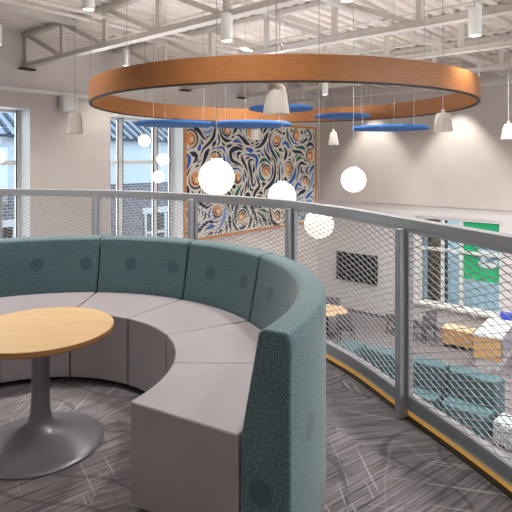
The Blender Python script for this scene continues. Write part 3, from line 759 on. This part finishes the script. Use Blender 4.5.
# low oak book bench on castors
c0, c1 = Vector((5.18, 14.50, LOW)), Vector((5.83, 14.05, LOW)); cu = (c1-c0).normalized(); cn = Vector((-cu.y, cu.x, 0)); cn = cn if cn.y > 0 else -cn
lb = thing('low_bookcase', (c0+c1)/2, 'low oak bookcase on castors left of the service desk', 'bookcase')
m = (c0+c1)/2 + cn*.26; L = (c1-c0).length
b = MB(); b.box(m + Vector((0,0,.30)), (L, .50, .40), cu); b.build('carcass', M['oak'], lb, bevel=.006)
b = MB(); b.box(m + Vector((0,0,.515)), (L+.02, .52, .03), cu); b.build('top', M['oak_light'], lb, bevel=.006)
b = MB(); b.box(m + Vector((0,0,.08)), (L-.08, .42, .04), cu); b.build('base', M['black'], lb)
for sx in (-1, 1):
    for sy in (-1, 1):
        b = MB(); b.tube([m + cu*sx*(L/2-.08) + cn*(sy*.17-.015) + Vector((0,0,.03)), m + cu*sx*(L/2-.08) + cn*(sy*.17+.015) + Vector((0,0,.03))], .03, 12); b.build('castor', M['black'], lb, True)
# lounge chairs
def lounge_chair(loc, rz, label):
    loc = Vector(loc); r = thing('lounge_chair', loc, label, 'chair', 'dark grey chairs on the lower floor', rz)
    w = world(r)
    b = MB(); b.box(w + Vector((0,0,.42)), (.48, .46, .10)); b.build('seat', M['teal_vinyl'], r, bevel=.03, seg=3)
    b = MB(); b.box(w + Vector((0,.24,.70)), (.50, .07, .50), (1,0,0), (0,.12,1)); b.build('backrest', M['grey_chair'], r, bevel=.03, seg=3)
    for sx in (-1, 1):
        b = MB(); b.box(w + Vector((sx*.27,0,.50)), (.05, .46, .22)); b.build('armrest', M['grey_chair'], r, bevel=.02)
        for sy in (-1, 1):
            b = MB(); b.tube([w + Vector((sx*.20, sy*.18, .38)), w + Vector((sx*.25, sy*.23, 0))], [.02, .014], 8); b.build('leg', M['black'], r, True)
    return r
lounge_chair((4.86, 15.05, LOW), -2.5, 'dark grey lounge chair left of the oak bookcase')
lounge_chair((4.26, 15.7, LOW), -2.3, 'dark grey lounge chair just right of the railing post, beside another chair')
# round meeting table by the wall
rc2 = Vector((2.12, 15.5, LOW)); rt2 = thing('round_table', rc2, 'round light wood meeting table on the lower floor below the television', 'table')
b = MB(); b.lathe([(0, .74), (.60, .74), (.61, .73), (.61, .715), (.59, .705), (0, .705)], rc2, 64); b.build('tabletop', M['oak_light'], rt2, True)
b = MB(); b.lathe([(0, .705), (.04, .705), (.04, .05), (.28, .02), (.28, 0), (0, 0)], rc2, 32); b.build('pedestal', M['black'], rt2, True)
def side_chair(loc, rz, label):
    loc = Vector(loc); r = thing('side_chair', loc, label, 'chair', 'dark chairs around the round table', rz); w = world(r)
    b = MB(); b.box(w + Vector((0,0,.45)), (.44, .42, .05)); b.build('seat', M['black'], r, bevel=.02)
    b = MB(); b.box(w + Vector((0,.22,.72)), (.44, .035, .34), (1,0,0), (0,.14,1)); b.build('backrest', M['grey_chair'], r, bevel=.015)
    for sx in (-1, 1):
        b = MB(); b.tube([w + Vector((sx*.2, .2, .45)), w + Vector((sx*.2, .225, .60))], .012, 8); b.build('back_post', M['black'], r, True)
        for sy in (-1, 1):
            b = MB(); b.tube([w + Vector((sx*.18, sy*.17, .43)), w + Vector((sx*.21, sy*.21, 0))], .013, 8); b.build('leg', M['black'], r, True)
side_chair((2.38, 16.15, LOW), -.2, 'dark side chair behind the round meeting table')
side_chair((2.55, 14.75, LOW), 2.75, 'dark side chair in front of the round meeting table')
# ------------------------------------------------------------------ lights
def area(name, loc, size, e, rot=(0,0,0), col=(1, .97, .94)):
    L = bpy.data.lights.new(name, 'AREA'); L.shape = 'DISK'; L.size = size; L.energy = e; L.color = col
    o = bpy.data.objects.new(name, L); COL.objects.link(o); o.location = loc; o.rotation_euler = rot; return o
for q, s_, e in ((6.0, 1.0, 55), (7.2, 3.3, 40), (9.6, 3.5, 45), (11.8, 2.6, 36), (10.2, .6, 5), (14.2, 3.2, 60), (14.5, 8.2, 110), (14.5, 12.57, 110), (3, 3, 60), (10.5, 10.38, 90), (4.5, 12.57, 90), (6.4, 6.06, 120), (7.4, 10.38, 150), (3.2, 8.2, 80), (9.0, 12.57, 100)):
    area('ceiling_fill', P(q, s_, 3.75), .35, e).data.spread = R(126)      # added fill lights between the trusses, without fixtures
for c, rad in DISCS: area('disc_fill', c + Vector((0,0,.08)), rad*1.7, 13, (PI, 0, 0))         # unseen fill added above the discs to brighten the deck
for k in range(14):                                 # more unseen fill lights added along the top of the ring
    a = 2*PI*k/14; area('ring_fill', rc + Vector(((RR-.025)*math.cos(a), (RR-.025)*math.sin(a), rh+.02)), .3, 3.6, (PI, 0, 0))
def area_rect(name, loc, w, h, e, toward, col=(.93, .97, 1)):
    L = bpy.data.lights.new(name, 'AREA'); L.shape = 'RECTANGLE'; L.size = w; L.size_y = h; L.energy = e; L.color = col
    o = bpy.data.objects.new(name, L); COL.objects.link(o); o.location = loc; o.rotation_euler = Vector(toward).to_track_quat('-Z', 'Y').to_euler()
area_rect('side_fill', P(18.9, 8, 1.2), 13, 4.6, 760, -UQ)      # added fill panel before the closed wall, to the right of the view
for t0, t1 in ((6.5, 8.6), (10.65, 12.85)): area_rect('daylight_left', WL((t0+t1)/2, (WB+WT)/2, -.62), t1-t0, WT-WB, 90, UQ)
for t in (2.27, 5.05, 8.2):                         # wall washers near the media wall
    L = bpy.data.lights.new('wall_washer', 'SPOT'); L.energy = 420; L.spot_size = R(74); L.spot_blend = .55; L.shadow_soft_size = .05; L.color = (1, .95, .88)
    o = bpy.data.objects.new('wall_washer', L); COL.objects.link(o); o.location = WR(t, 3.75, .75); o.rotation_euler = (0, 0, 0)
area('backroom_lamp', WR(5.2, -.2, -1.4), .8, 90, col=(.92, .97, 1))
W = bpy.data.worlds.new('World'); SC.world = W; W.use_nodes = True; nt = W.node_tree
bg = nt.nodes['Background']
tc_ = nt.nodes.new('ShaderNodeTexCoord'); sx = nt.nodes.new('ShaderNodeSeparateXYZ'); nt.links.new(tc_.outputs['Generated'], sx.inputs[0])
rp = nt.nodes.new('ShaderNodeValToRGB'); rp.color_ramp.elements[0].position = .45; rp.color_ramp.elements[0].color = lin(214, 224, 232); rp.color_ramp.elements[1].position = .8; rp.color_ramp.elements[1].color = lin(190, 208, 230)
nt.links.new(sx.outputs[2], rp.inputs[0]); nt.links.new(rp.outputs[0], bg.inputs['Color']); bg.inputs['Strength'].default_value = 3.2
# ------------------------------------------------------------------ camera
cam = bpy.data.cameras.new('camera'); co = bpy.data.objects.new('camera', cam); COL.objects.link(co)
co.location = (0, 0, EYE); co.rotation_euler = (PI/2, 0, 0)
cam.sensor_width = 36; cam.lens = F / 512 * 36; cam.shift_y = -(256 - CY) / 512; cam.clip_start = .05; cam.clip_end = 200
SC.camera = co
vs = SC.view_settings; vs.view_transform = 'Standard'; vs.look = 'None'; vs.gamma = 1; vs.use_curve_mapping = False; vs.exposure = 0.1
SC.cycles.max_bounces = 8; SC.cycles.transparent_max_bounces = 12
